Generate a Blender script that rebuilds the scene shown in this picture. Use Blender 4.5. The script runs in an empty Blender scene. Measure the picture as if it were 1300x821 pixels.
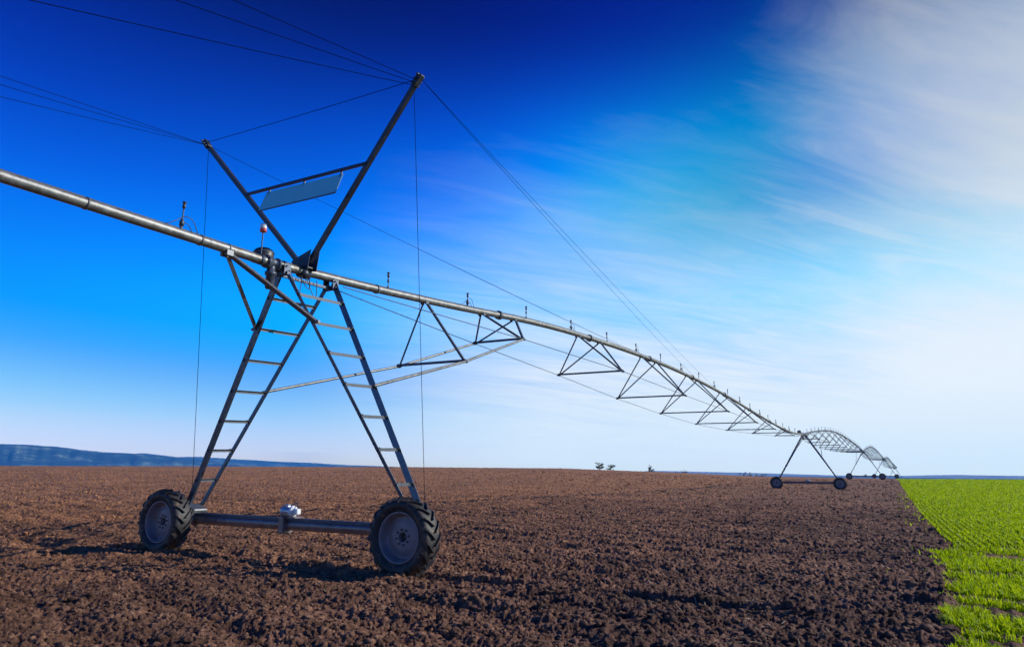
import bpy, math, random
import numpy as np
from mathutils import Vector, Matrix
random.seed(7)
RNG = np.random.default_rng(11)
S = bpy.context.scene
COL = S.collection
R_ = math.radians

# =====================================================================
# small helpers
# =====================================================================
def tag(o, label=None, cat=None, group=None, kind=None):
    if label: o['label'] = label
    if cat: o['category'] = cat
    if group: o['group'] = group
    if kind: o['kind'] = kind
    return o

def empty(name, loc, label, cat, group=None):
    o = bpy.data.objects.new(name, None)
    COL.objects.link(o)
    o.location = loc
    o.empty_display_size = .3
    return tag(o, label, cat, group)

def kids(o):
    return [c for c in bpy.data.objects if c.parent is o]

def copy_tree(o, parent=None):
    c = o.copy()
    COL.objects.link(c)
    if parent is not None:
        c.parent = parent
    for ch in kids(o):
        copy_tree(ch, c)
    return c

def wloc(o):
    v = Vector((0, 0, 0))
    while o is not None:
        v += Vector(o.location)
        o = o.parent
    return v

class MB:
    def __init__(self):
        self.v = []; self.f = []; self.s = []
    def add(self, vs, fs, smooth=False):
        n = len(self.v)
        self.v += [tuple(p) for p in vs]
        self.f += [tuple(i + n for i in f) for f in fs]
        self.s += [smooth] * len(fs)
        return self
    def box(self, c, size, M=None, bevel=0.0):
        x, y, z = [k / 2 for k in size]
        c = Vector(c)
        if bevel <= 0:
            vs = [Vector((a * x, b * y, d * z)) for a in (-1, 1) for b in (-1, 1) for d in (-1, 1)]
            fs = [(0, 1, 3, 2), (4, 6, 7, 5), (0, 4, 5, 1), (2, 3, 7, 6), (0, 2, 6, 4), (1, 5, 7, 3)]
        else:
            b = bevel
            vs = []
            for (zz, q) in ((-z, b), (-z + b, 0), (z - b, 0), (z, b)):
                X, Y = x - q, y - q
                vs += [Vector(p + (zz,)) for p in ((-X + b, -Y), (X - b, -Y), (X, -Y + b), (X, Y - b), (X - b, Y), (-X + b, Y), (-X, Y - b), (-X, -Y + b))]
            fs = [tuple(range(7, -1, -1)), tuple(range(24, 32))]
            for r in range(3):
                for k in range(8):
                    fs.append((r * 8 + k, r * 8 + (k + 1) % 8, r * 8 + 8 + (k + 1) % 8, r * 8 + 8 + k))
        if M is not None: vs = [M @ p for p in vs]
        return self.add([p + c for p in vs], fs)
    def frame(self, p0, p1, up=(0, 0, 1)):
        d = (Vector(p1) - Vector(p0)).normalized()
        u = Vector(up)
        if abs(d.dot(u)) > .985: u = Vector((0, 1, 0)) if abs(d.y) < .9 else Vector((1, 0, 0))
        s = d.cross(u).normalized()
        return d, s, s.cross(d).normalized()
    def prof(self, p0, p1, poly, up=(0, 0, 1), a=None, b=None):
        """extrude a 2D polygon from p0 to p1; axes a, b may be given"""
        p0 = Vector(p0); p1 = Vector(p1)
        d, s, u = self.frame(p0, p1, up)
        if a is not None:
            a = Vector(a); a = (a - d * a.dot(d)).normalized(); b2 = d.cross(a).normalized()
            if b is not None and b2.dot(Vector(b)) < 0: b2 = -b2
            s, u = a, b2
        n = len(poly)
        vs = [p0 + s * x + u * y for x, y in poly] + [p1 + s * x + u * y for x, y in poly]
        fs = [(i, (i + 1) % n, n + (i + 1) % n, n + i) for i in range(n)]
        fs += [tuple(range(n - 1, -1, -1)), tuple(range(n, 2 * n))]
        return self.add(vs, fs)
    def bar(self, p0, p1, w, h=None, up=(0, 0, 1)):
        h = h or w
        return self.prof(p0, p1, [(-w / 2, -h / 2), (w / 2, -h / 2), (w / 2, h / 2), (-w / 2, h / 2)], up)
    def angle(self, p0, p1, w, a, b, t=.009, w2=None):
        """L-section: flanges run from the corner along a and b"""
        w2 = w2 or w
        return self.prof(p0, p1, [(0, 0), (w, 0), (w, t), (t, t), (t, w2), (0, w2)], a=a, b=b)
    def tube(self, pts, r, n=10, caps=True, rs=None):
        pts = [Vector(p) for p in pts]
        m = len(pts)
        rings = []
        d0, s, u = self.frame(pts[0], pts[1])
        for i, p in enumerate(pts):
            d = (pts[min(i + 1, m - 1)] - pts[max(i - 1, 0)]).normalized()
            s = (s - d * s.dot(d)).normalized(); u = d.cross(s)
            rr = rs[i] if rs else r
            rings.append([p + (s * math.cos(2 * math.pi * k / n) + u * math.sin(2 * math.pi * k / n)) * rr for k in range(n)])
        vs = [q for rg in rings for q in rg]
        fs = [(i * n + k, i * n + (k + 1) % n, (i + 1) * n + (k + 1) % n, (i + 1) * n + k) for i in range(m - 1) for k in range(n)]
        self.add(vs, fs, True)
        if caps:
            self.add(rings[0], [tuple(range(n - 1, -1, -1))]); self.add(rings[-1], [tuple(range(n))])
        return self
    def cyl(self, p0, p1, r, n=14, r2=None):
        return self.tube([p0, p1], r, n, True, [r, r if r2 is None else r2])
    def lathe(self, c, axis, prof, n=32, smooth=True):
        """prof: list of (distance along axis, radius)"""
        c = Vector(c); ax = Vector(axis).normalized()
        s = ax.orthogonal().normalized(); u = ax.cross(s)
        vs = []
        for (h, r) in prof:
            for k in range(n):
                t = 2 * math.pi * k / n
                vs.append(c + ax * h + (s * math.cos(t) + u * math.sin(t)) * r)
        m = len(prof)
        fs = [(i * n + k, i * n + (k + 1) % n, (i + 1) * n + (k + 1) % n, (i + 1) * n + k) for i in range(m - 1) for k in range(n)]
        return self.add(vs, fs, smooth)
    def build(self, name, mat, parent=None):
        off = wloc(parent) if parent is not None else Vector((0, 0, 0))
        me = bpy.data.meshes.new(name)
        me.from_pydata([tuple(Vector(p) - off) for p in self.v], [], self.f)
        me.polygons.foreach_set('use_smooth', self.s)
        me.materials.append(mat)
        me.update()
        o = bpy.data.objects.new(name, me)
        COL.objects.link(o)
        o.parent = parent
        return o

def mesh_np(name, V, F, mat, smooth=False, fsize=4):
    me = bpy.data.meshes.new(name)
    me.vertices.add(len(V)); me.vertices.foreach_set('co', V.astype(np.float32).ravel())
    me.loops.add(F.size); me.loops.foreach_set('vertex_index', F.astype(np.int32).ravel())
    me.polygons.add(len(F))
    me.polygons.foreach_set('loop_start', np.arange(0, F.size, fsize, dtype=np.int32))
    me.polygons.foreach_set('loop_total', np.full(len(F), fsize, dtype=np.int32))
    me.polygons.foreach_set('use_smooth', np.full(len(F), smooth, dtype=bool))
    if isinstance(mat, (list, tuple)):
        for m in mat: me.materials.append(m)
    else: me.materials.append(mat)
    me.update(calc_edges=True)
    o = bpy.data.objects.new(name, me)
    COL.objects.link(o)
    return o

# =====================================================================
# materials
# =====================================================================
def newmat(name):
    m = bpy.data.materials.new(name); m.use_nodes = True
    nt = m.node_tree
    return m, nt, nt.nodes, nt.links, nt.nodes['Principled BSDF']

def ramp(nd, stops, interp='LINEAR'):
    r = nd.new('ShaderNodeValToRGB'); r.color_ramp.interpolation = interp
    e = r.color_ramp.elements
    while len(e) < len(stops): e.new(.5)
    for k, (p, c) in enumerate(stops):
        e[k].position = p; e[k].color = (c + (1,)) if len(c) == 3 else c
    return r

def noise(nd, ln, scale, detail=4, rough=.55, coord=None, dist=0.):
    n = nd.new('ShaderNodeTexNoise'); n.inputs['Scale'].default_value = scale
    n.inputs['Detail'].default_value = detail; n.inputs['Roughness'].default_value = rough
    n.inputs['Distortion'].default_value = dist
    if coord is not None: ln.new(coord, n.inputs['Vector'])
    return n

def simple(name, c0, c1, scale, rough=.5, metal=0., bump=0., bscale=None, rvar=.12, dirt=None):
    m, nt, nd, ln, b = newmat(name)
    tc = nd.new('ShaderNodeTexCoord')
    n = noise(nd, ln, scale, 5, .6, tc.outputs['Object'])
    r = ramp(nd, [(.3, c0), (.7, c1)])
    ln.new(n.outputs['Fac'], r.inputs['Fac'])
    out = r.outputs['Color']
    if dirt:
        n2 = noise(nd, ln, dirt[1], 6, .7, tc.outputs['Object'])
        mr = ramp(nd, [(dirt[2], (0, 0, 0)), (dirt[2] + .12, (1, 1, 1))])
        ln.new(n2.outputs['Fac'], mr.inputs['Fac'])
        mx = nd.new('ShaderNodeMix'); mx.data_type = 'RGBA'
        ln.new(mr.outputs['Color'], mx.inputs['Factor']); ln.new(out, mx.inputs['A'])
        mx.inputs['B'].default_value = dirt[0] + (1,)
        out = mx.outputs['Result']
    ln.new(out, b.inputs['Base Color'])
    b.inputs['Metallic'].default_value = metal
    mr = nd.new('ShaderNodeMapRange'); mr.inputs['To Min'].default_value = rough - rvar; mr.inputs['To Max'].default_value = rough + rvar
    ln.new(n.outputs['Fac'], mr.inputs['Value']); ln.new(mr.outputs['Result'], b.inputs['Roughness'])
    if bump:
        nb = noise(nd, ln, bscale or scale * 4, 4, .6, tc.outputs['Object'])
        bp = nd.new('ShaderNodeBump'); bp.inputs['Strength'].default_value = bump; bp.inputs['Distance'].default_value = .01
        ln.new(nb.outputs['Fac'], bp.inputs['Height']); ln.new(bp.outputs['Normal'], b.inputs['Normal'])
    return m

M = {}
M['galv'] = simple('galvanised_steel', (.10, .11, .125), (.20, .21, .225), 22, .52, .7, .15, 60, dirt=((.15, .085, .05), 3.5, .58))
M['rung'] = simple('rung_steel', (.06, .07, .09), (.115, .125, .145), 18, .6, .5, .12, 50)
M['leg'] = simple('leg_steel', (.055, .08, .125), (.10, .135, .19), 12, .42, .75, .12, 50, dirt=((.10, .08, .07), 4, .64))
M['galv_pipe'] = simple('galvanised_pipe', (.115, .12, .125), (.27, .27, .265), 9, .5, .6, .2, 50, dirt=((.13, .11, .09), 3, .54))
M['steel_dark'] = simple('weathered_silhouette_steel', (.04, .055, .085), (.09, .11, .15), 12, .5, .5, .15, 50)
M['beam'] = simple('beam_paint', (.16, .13, .13), (.25, .20, .19), 6, .38, .35, .1, 40, dirt=((.16, .10, .075), 5, .5))
M['mast'] = simple('mast_paint', (.018, .022, .04), (.04, .045, .07), 10, .42, .3, .1, 40)
M['black'] = simple('black_plastic', (.02, .02, .022), (.04, .04, .045), 20, .45)
M['wire'] = simple('wire_rope', (.003, .007, .018), (.006, .012, .026), 60, .7, 0)
M['wire'].node_tree.nodes['Principled BSDF'].inputs['Specular IOR Level'].default_value = 0.
M['rubber'] = simple('tyre_rubber', (.012, .011, .012), (.028, .025, .025), 9, .62, 0, .3, 60, dirt=((.15, .095, .065), 7, .55))
M['rim'] = simple('rim_paint', (.17, .145, .155), (.25, .22, .235), 6, .5, .1, .1, 30, dirt=((.20, .13, .10), 7, .55))
M['white'] = simple('white_paint', (.62, .64, .66), (.78, .79, .80), 8, .4, 0, .05, 40)
M['motor'] = simple('motor_casing', (.42, .46, .52), (.62, .66, .72), 10, .3, .6)
M['red'] = simple('red_lens', (.55, .05, .03), (.65, .09, .05), 12, .25)
M['panel'] = simple('panel_sheet', (.14, .30, .44), (.20, .37, .50), 5, .35, 0., .05, 20)
_n = M['panel'].node_tree.nodes; _l = M['panel'].node_tree.links
_t = _n.new('ShaderNodeBsdfTranslucent'); _t.inputs['Color'].default_value = (.12, .42, .70, 1); _x = _n.new('ShaderNodeMixShader'); _x.inputs[0].default_value = .6
_p = _n.new('ShaderNodeBsdfTransparent'); _p.inputs['Color'].default_value = (.35, .6, .75, 1); _y = _n.new('ShaderNodeMixShader'); _y.inputs[0].default_value = .35
_l.new(_n['Principled BSDF'].outputs[0], _x.inputs[1]); _l.new(_t.outputs[0], _x.inputs[2]); _l.new(_x.outputs[0], _y.inputs[1]); _l.new(_p.outputs[0], _y.inputs[2]); _l.new(_y.outputs[0], _n['Material Output'].inputs['Surface'])

# =====================================================================
# numpy noise
# =====================================================================
def hsh(ix, iy, s):
    h = (ix.astype(np.int64) * 374761393 + iy.astype(np.int64) * 668265263 + s * 1274126177) & 0xFFFFFFFF
    h = ((h ^ (h >> 13)) * 1274126177) & 0xFFFFFFFF
    h = (h ^ (h >> 16)) & 0xFFFFFF
    return (h / float(0xFFFFFF)).astype(np.float32)

def vnoise(x, y, s=0):
    ix = np.floor(x); iy = np.floor(y)
    fx = (x - ix).astype(np.float32); fy = (y - iy).astype(np.float32)
    fx = fx * fx * (3 - 2 * fx); fy = fy * fy * (3 - 2 * fy)
    a = hsh(ix, iy, s); b = hsh(ix + 1, iy, s); c = hsh(ix, iy + 1, s); d = hsh(ix + 1, iy + 1, s)
    return (a + (b - a) * fx) * (1 - fy) + (c + (d - c) * fx) * fy

def fbm(x, y, s=0, o=4):
    t = 0; a = .5; q = 0
    for k in range(o):
        t = t + a * vnoise(x * 2 ** k + 17.3 * k, y * 2 ** k - 9.1 * k, s + k); q += a; a *= .5
    return t / q

def clod(x, y, s):
    """rounded lumps: 1 at a lump's centre, 0 in the gaps, random height each"""
    ix = np.floor(x); iy = np.floor(y)
    best = np.full(x.shape, 9., np.float32); hh = np.zeros(x.shape, np.float32)
    for dx in (-1, 0, 1):
        for dy in (-1, 0, 1):
            cx = ix + dx; cy = iy + dy
            px = cx + .15 + .7 * hsh(cx, cy, s); py = cy + .15 + .7 * hsh(cx, cy, s + 5)
            d = ((px - x) ** 2 + (py - y) ** 2).astype(np.float32)
            m = d < best
            best = np.where(m, d, best); hh = np.where(m, hsh(cx, cy, s + 9), hh)
    return np.clip(1 - best * 2.2, 0, 1) ** .6 * (.25 + .75 * hh)

def sstep(a, b, x):
    t = np.clip((x - a) / (b - a), 0, 1)
    return t * t * (3 - 2 * t)

# =====================================================================
# camera (solved from the photograph; X across the pipe, Y along the pipe)
# =====================================================================
F_PX, PSI, TH, RO = 913.26, .5100, .2470, .0092
CAM = Vector((9.993, -9.594, 1.592))
fw0 = Vector((-math.sin(PSI), math.cos(PSI), 0)); rt0 = Vector((math.cos(PSI), math.sin(PSI), 0)); up0 = Vector((0, 0, 1))
FW = fw0 * math.cos(TH) + up0 * math.sin(TH); UP0 = -fw0 * math.sin(TH) + up0 * math.cos(TH)
RT = rt0 * math.cos(RO) + UP0 * math.sin(RO); UP = -rt0 * math.sin(RO) + UP0 * math.cos(RO)
cd = bpy.data.cameras.new('camera'); co = bpy.data.objects.new('camera', cd); COL.objects.link(co)
mw = Matrix((RT, UP, -FW)).transposed().to_4x4(); mw.translation = CAM
co.matrix_world = mw
cd.sensor_width = 36; cd.lens = F_PX / 1300 * 36
cd.shift_y = -45. / 1300
cd.clip_start = .1; cd.clip_end = 60000
S.camera = co

def ray_at(px, py):
    return (FW * F_PX + RT * (px - 650) - UP * (py - 365.5)).normalized()
def at_dist(px, py, D):
    """point on the sight line of a pixel at horizontal distance D"""
    d = ray_at(px, py); k = D / math.hypot(d.x, d.y)
    return CAM + d * k

# =====================================================================
# ground
# =====================================================================
CA = math.atan2(fw0.x, fw0.y)
def azi(x, y):
    """azimuth right of the view axis"""
    a = np.arctan2(x - CAM.x, y - CAM.y) - CA
    return (a + np.pi) % (2 * np.pi) - np.pi

KA = np.radians([-180, -60, -35.5, -9, 4, 12, 18.2, 22, 26.5, 35, 60, 180])
KH = np.array([1.2, 1.2, 1.25, 2.0, 2.05, 1.15, .15, .05, -.05, .25, .3, 1.2])
def crest(a): return np.interp(a, KA, KH)

def base_h(x, y):
    d = np.hypot(x - CAM.x, y - CAM.y)
    a = azi(x, y)
    h = crest(a) * sstep(35, 235, d)
    h = h - 46 * sstep(262, 1500, d) * 1.0 - 1.9 * sstep(250, 320, d)
    h = h + .30 * np.exp(-((x) ** 2 + (y - 147) ** 2) / 30. ** 2)
    return h

def edge_x(y):
    return np.interp(y, [-60, 4, 8.0, 8.5, 9.0, 9.4, 11.9, 15.5, 25, 32, 43, 80, 130, 250, 400, 1500], [10.0, 10.05, 9.92, 10.0, 10.3, 10.45, 10.32, 10.11, 9.71, 9.48, 9.1, 7.86, 6.2, 2.1, -3, -40])

def crop_mask(x, y):
    w = .10 + .004 * np.maximum(y, 0)
    e = edge_x(y) + (.16 + .5 * sstep(10, 7, y)) * (fbm(x * 2.5, y * 2.5, 40, 3) - .5)
    return np.clip((x - e) / w + .5, 0, 1) * (y < 420)

def bare(x, y):
    """bald soil patches of the headland, only near the camera"""
    n = fbm(x * 1.1 + 3, y * 2.2, 60, 4)
    k = sstep(12, 8.5, y)
    return sstep(.63 - .10 * k, .68 - .10 * k, n) * sstep(22, 12, y)

def rough_h(x, y):
    d = np.hypot(x - CAM.x, y - CAM.y)
    cm = crop_mask(x, y)
    wx = x + .10 * vnoise(x * 5, y * 5, 1); wy = y + .10 * vnoise(x * 5, y * 5, 2)
    big = fbm(x * .9, y * 1.3, 3, 3) - .5
    big2 = fbm(x * 2.6, y * 3.2, 33, 3) - .5
    c1 = clod(wx * 5.6, wy * 6.2, 10) * fbm(x * 1.5, y * 1.5, 8, 2) * 1.7
    c2 = clod(wx * 12.5, wy * 14, 20)
    c3 = clod(wx * 25, wy * 27, 30)
    fine = fbm(x * 24, y * 24, 50, 3) - .5
    # tilled ridges that run roughly across the view on the left, along the crop at the right
    fur = np.sin((x * .35 + y * 1.0 + .5 * big) * 2 * np.pi / 1.25)
    soil = .09 * big + .07 * big2 + .036 * c1 + .036 * c2 + .026 * c3 + .032 * fine + .030 * fur * (.4 + 1.2 * vnoise(x * .4, y * .4, 91)) - .012
    # ruts pressed by the wheels of the machine, which rolls across the pipe's line
    t = np.abs(y + .17 + .05 * (vnoise(x * .3, x * 0, 55) - .5)) / .17
    rut = sstep(1.25, .85, t) * (x > -14) * (x < 9.6)
    berm = np.exp(-((t - 1.65) / .38) ** 2) * (x > -14) * (x < 9.6)
    tread = .012 * (np.sin((x + np.where(y > -.17, 1, -1) * (y + .17) * .9) * 2 * np.pi / .17) > .2)
    soil = (soil + .03 * berm) * (1 - rut) + rut * (-.030 + .35 * (soil) * .4 + tread)
    row = np.cos((x - edge_x(y)) * 2 * np.pi / .17)
    crop = .03 * big + .012 * row + .02 * fine + .012 * c2
    # wheel track of the right wheels in the headland of the crop
    return soil * (1 - cm) + crop * cm

angs = np.concatenate([np.radians(np.arange(-180, -48, 2.)), np.radians(np.linspace(-48, -38, 100, endpoint=False)),
                       np.radians(np.linspace(-38, 38, 1250, endpoint=False)), np.radians(np.linspace(38, 48, 100, endpoint=False)),
                       np.radians(np.arange(48, 180, 2.))])
rad = [.4]
while rad[-1] < 14000:
    r = rad[-1]
    rad.append(r * (1.12 if r < 3.4 else 1.0034 if r < 40 else 1.012 if r < 300 else 1.07))
rad = np.array(rad)
A_, Rr = np.meshgrid(angs + CA, rad)
GX = CAM.x + np.sin(A_) * Rr; GY = CAM.y + np.cos(A_) * Rr
GZ = base_h(GX, GY) + rough_h(GX, GY) * sstep(900, 200, Rr)
# the near centre cap
nA = len(angs); nR = len(rad)
V = np.stack([GX.ravel(), GY.ravel(), GZ.ravel()], 1)
print('soil mean', GZ[(Rr > 6) & (Rr < 20)].mean())
V = np.vstack([V, [[CAM.x, CAM.y, 0]]])
i = np.arange(nR - 1)[:, None] * nA; j = np.arange(nA)[None, :]; j2 = (j + 1) % nA
Fq = np.stack([i + j, i + j2, i + nA + j2, i + nA + j], -1).reshape(-1, 4)[:, ::-1]

def soil_material():
    m, nt, nd, ln, b = newmat('ploughed_soil')
    tc = nd.new('ShaderNodeTexCoord'); P = tc.outputs['Object']
    n1 = noise(nd, ln, 7, 8, .72, P); n2 = noise(nd, ln, .22, 4, .6, P, .8); n3 = noise(nd, ln, 38, 4, .7, P)
    r1 = ramp(nd, [(.27, (.052, .030, .021)), (.45, (.155, .092, .060)), (.58, (.32, .197, .128)), (.76, (.52, .36, .23))])
    ln.new(n1.outputs['Fac'], r1.inputs['Fac'])
    r2 = ramp(nd, [(.38, (1.2, 1.12, 1.05)), (.62, (.76, .74, .76))])
    ln.new(n2.outputs['Fac'], r2.inputs['Fac'])
    mu = nd.new('ShaderNodeMix'); mu.data_type = 'RGBA'; mu.blend_type = 'MULTIPLY'; mu.inputs['Factor'].default_value = 1
    ln.new(r1.outputs['Color'], mu.inputs['A']); ln.new(r2.outputs['Color'], mu.inputs['B'])
    n4 = noise(nd, ln, 1.4, 5, .7, P)
    r4 = ramp(nd, [(.3, (.70, .70, .70)), (.7, (1.3, 1.3, 1.3))]); ln.new(n4.outputs['Fac'], r4.inputs['Fac'])
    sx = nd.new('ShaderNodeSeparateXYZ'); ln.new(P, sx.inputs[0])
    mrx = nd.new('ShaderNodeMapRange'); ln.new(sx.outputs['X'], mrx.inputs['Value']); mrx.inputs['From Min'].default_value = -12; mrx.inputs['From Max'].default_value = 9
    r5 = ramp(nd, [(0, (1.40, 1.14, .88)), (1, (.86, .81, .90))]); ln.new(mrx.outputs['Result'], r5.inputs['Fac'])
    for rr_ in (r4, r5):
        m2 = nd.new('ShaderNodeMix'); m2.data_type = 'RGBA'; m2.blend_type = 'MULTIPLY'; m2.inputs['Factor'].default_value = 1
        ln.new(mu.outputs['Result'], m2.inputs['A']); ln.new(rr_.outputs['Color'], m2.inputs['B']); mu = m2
    # straw and pale stones as specks, with tan sunlit highlights painted in too
    r3 = ramp(nd, [(.63, (0, 0, 0)), (.70, (1, 1, 1))]); ln.new(n3.outputs['Fac'], r3.inputs['Fac'])
    sp = nd.new('ShaderNodeMix'); sp.data_type = 'RGBA'
    ln.new(r3.outputs['Color'], sp.inputs['Factor']); ln.new(mu.outputs['Result'], sp.inputs['A']); sp.inputs['B'].default_value = (.46, .34, .24, 1)
    # crop cover
    at = nd.new('ShaderNodeAttribute'); at.attribute_name = 'crop'
    g1 = noise(nd, ln, 5, 8, .75, P); g2 = noise(nd, ln, .12, 4, .6, P)
    gr = ramp(nd, [(.30, (.09, .14, .002)), (.5, (.26, .38, .003)), (.72, (.44, .56, .006))]); ln.new(g1.outputs['Fac'], gr.inputs['Fac'])
    gy = ramp(nd, [(.35, (1.12, .96, .9)), (.65, (.84, 1.05, .95))]); ln.new(g2.outputs['Fac'], gy.inputs['Fac'])
    gm = nd.new('ShaderNodeMix'); gm.data_type = 'RGBA'; gm.blend_type = 'MULTIPLY'; gm.inputs['Factor'].default_value = 1
    ln.new(gr.outputs['Color'], gm.inputs['A']); ln.new(gy.outputs['Color'], gm.inputs['B'])
    fx = nd.new('ShaderNodeMix'); fx.data_type = 'RGBA'
    ln.new(at.outputs['Fac'], fx.inputs['Factor']); ln.new(sp.outputs['Result'], fx.inputs['A']); ln.new(gm.outputs['Result'], fx.inputs['B'])
    ln.new(fx.outputs['Result'], b.inputs['Base Color'])
    b.inputs['Roughness'].default_value = .85; b.inputs['Specular IOR Level'].default_value = .12
    nb = noise(nd, ln, 7, 10, .78, P)
    bp = nd.new('ShaderNodeBump'); bp.inputs['Strength'].default_value = 1.; bp.inputs['Distance'].default_value = .09
    ln.new(nb.outputs['Fac'], bp.inputs['Height']); ln.new(bp.outputs['Normal'], b.inputs['Normal'])
    return m
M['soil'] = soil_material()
m, nt, nd, ln, b = newmat('far_country')
tc = nd.new('ShaderNodeTexCoord')
mpg = nd.new('ShaderNodeMapping'); mpg.inputs['Scale'].default_value = (1, 1, 9); ln.new(tc.outputs['Object'], mpg.inputs['Vector'])
n1 = noise(nd, ln, .0030, 8, .65, mpg.outputs[0])
r1 = ramp(nd, [(.38, (.006, .02, .02)), (.52, (.012, .04, .035)), (.60, (.12, .17, .12)), (.63, (.20, .24, .16)), (.67, (.012, .035, .03))])
ln.new(n1.outputs['Fac'], r1.inputs['Fac']); ln.new(r1.outputs['Color'], b.inputs['Base Color']); b.inputs['Roughness'].default_value = .9
M['far'] = m
M['far_pale'] = simple('far_pale_haze', (.30, .27, .22), (.62, .58, .48), .002, .9, 0, 0, None, .05)  # pale sun-side haze painted into the right hills' base colour

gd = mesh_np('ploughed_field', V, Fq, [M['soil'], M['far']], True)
cr = crop_mask(GX, GY) * (1 - bare(GX, GY))
cr = np.concatenate([cr.ravel(), [0]])
# beyond the green parcel, the ground keeps its own cover
at = gd.data.attributes.new('crop', 'FLOAT', 'POINT'); at.data.foreach_set('value', cr.astype(np.float32))
mi = (np.repeat(rad[:-1], nA) > 330).astype(np.int32)
gd.data.polygons.foreach_set('material_index', mi)
cap = MB(); 
tag(gd, 'brown ploughed field with a strip of young green crop along the right side', 'field', kind='structure')

# ---------------------------------------------------------------------
# loose clods lying on the ploughed soil
# ---------------------------------------------------------------------
import bmesh
bm = bmesh.new(); bmesh.ops.create_icosphere(bm, subdivisions=2, radius=1)
IV = np.array([v.co[:] for v in bm.verts]); IF = np.array([[v.index for v in f.verts] for f in bm.faces]); bm.free()
N = 34000
aa = RNG.uniform(-43, 43, N) * np.pi / 180; dd = 4.2 * (150 / 4.2) ** (RNG.random(N) ** .95)
cx = CAM.x + np.sin(aa + CA) * dd; cy = CAM.y + np.cos(aa + CA) * dd
keep = (crop_mask(cx, cy) < .3) & ~((np.abs(cy + .17) < .17) & (RNG.random(N) < .8))
cx, cy, dd = cx[keep], cy[keep], dd[keep]; N = len(cx)
sz = .008 + .036 * RNG.random(N) ** 3.4 + .0006 * dd
cz = base_h(cx, cy) + rough_h(cx, cy) + sz * .1
vv = []
for t in range(12):   # twelve knobbly shapes
    n3 = RNG.normal(0, 1, (6, 3)); n3 /= np.linalg.norm(n3, axis=1)[:, None]
    k = 1 + .25 * (np.clip(IV @ n3.T, -.2, 1) * RNG.uniform(-.9, .9, 6)).sum(1) + RNG.normal(0, .09, len(IV))
    vv.append(IV * k[:, None] * RNG.uniform(.75, 1.3, 3))
vv = np.array(vv)
ti = RNG.integers(0, 12, N); th = RNG.uniform(0, 2 * np.pi, N)
loc = vv[ti]
c, s = np.cos(th)[:, None], np.sin(th)[:, None]
X = loc[:, :, 0] * c - loc[:, :, 1] * s; Y = loc[:, :, 0] * s + loc[:, :, 1] * c; Z = loc[:, :, 2] * .75
CV = np.stack([X * sz[:, None] + cx[:, None], Y * sz[:, None] + cy[:, None], Z * sz[:, None] + cz[:, None]], -1).reshape(-1, 3)
CF = (IF[None] + (np.arange(N) * len(IV))[:, None, None]).reshape(-1, 3)
cl = mesh_np('soil_clods', CV, CF, M['soil'], False, 3)
tag(cl, 'loose brown clods and crumbs of soil scattered over the ploughed field', 'clods', kind='stuff')

# ---------------------------------------------------------------------
# blades: crop, and straw lying on the soil
# ---------------------------------------------------------------------
def leaf_mat(name, c0, c1, c2, trans=.35):
    m, nt, nd, ln, b = newmat(name)
    g = nd.new('ShaderNodeNewGeometry')
    tc = nd.new('ShaderNodeTexCoord')
    n = noise(nd, ln, .8, 4, .6, tc.outputs['Object'])
    ad = nd.new('ShaderNodeMath'); ad.operation = 'ADD'
    ml = nd.new('ShaderNodeMath'); ml.operation = 'MULTIPLY'; ml.inputs[1].default_value = .5
    ln.new(g.outputs['Random Per Island'], ml.inputs[0]); ln.new(ml.outputs[0], ad.inputs[0])
    ml2 = nd.new('ShaderNodeMath'); ml2.operation = 'MULTIPLY'; ml2.inputs[1].default_value = .5
    ln.new(n.outputs['Fac'], ml2.inputs[0]); ln.new(ml2.outputs[0], ad.inputs[1])
    r = ramp(nd, [(.15, c0), (.5, c1), (.85, c2)])
    ln.new(ad.outputs[0], r.inputs['Fac']); ln.new(r.outputs['Color'], b.inputs['Base Color'])
    b.inputs['Roughness'].default_value = .5
    b.inputs['Specular IOR Level'].default_value = .12
    tr = nd.new('ShaderNodeBsdfTranslucent'); ln.new(r.outputs['Color'], tr.inputs['Color'])
    mx = nd.new('ShaderNodeMixShader'); mx.inputs[0].default_value = trans
    ln.new(b.outputs[0], mx.inputs[1]); ln.new(tr.outputs[0], mx.inputs[2])
    ln.new(mx.outputs[0], nd['Material Output'].inputs['Surface'])
    return m
M['leaf'] = leaf_mat('wheat_leaf', (.22, .32, .003), (.38, .50, .004), (.56, .64, .010), .5)
M['straw'] = leaf_mat('straw', (.30, .22, .13), (.45, .35, .22), (.62, .52, .36), .2)

def blades(bx, by, bz, n, hmin, hmax, wid, lean):
    ang = RNG.uniform(0, 2 * np.pi, n); L = RNG.uniform(hmin, hmax, n)
    ln_ = RNG.uniform(.2, 1., n) * lean
    dx, dy = np.cos(ang), np.sin(ang)
    px, py = -np.sin(ang + RNG.normal(0, .4, n)), np.cos(ang)
    w = wid * RNG.uniform(.7, 1.3, n)
    p = []
    for (t, ww) in ((0, .8), (.5, 1.), (1., .12)):
        ox = bx + dx * L * ln_ * t * t; oy = by + dy * L * ln_ * t * t
        oz = bz + L * (t - .35 * ln_ * t * t)
        p.append(np.stack([ox - px * w * ww, oy - py * w * ww, oz], 1)); p.append(np.stack([ox + px * w * ww, oy + py * w * ww, oz], 1))
    V = np.stack(p, 1).reshape(-1, 3)
    f = np.array([[0, 1, 3, 2], [2, 3, 5, 4]])
    F = (f[None] + (np.arange(n) * 6)[:, None, None]).reshape(-1, 4)
    return V, F
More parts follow.
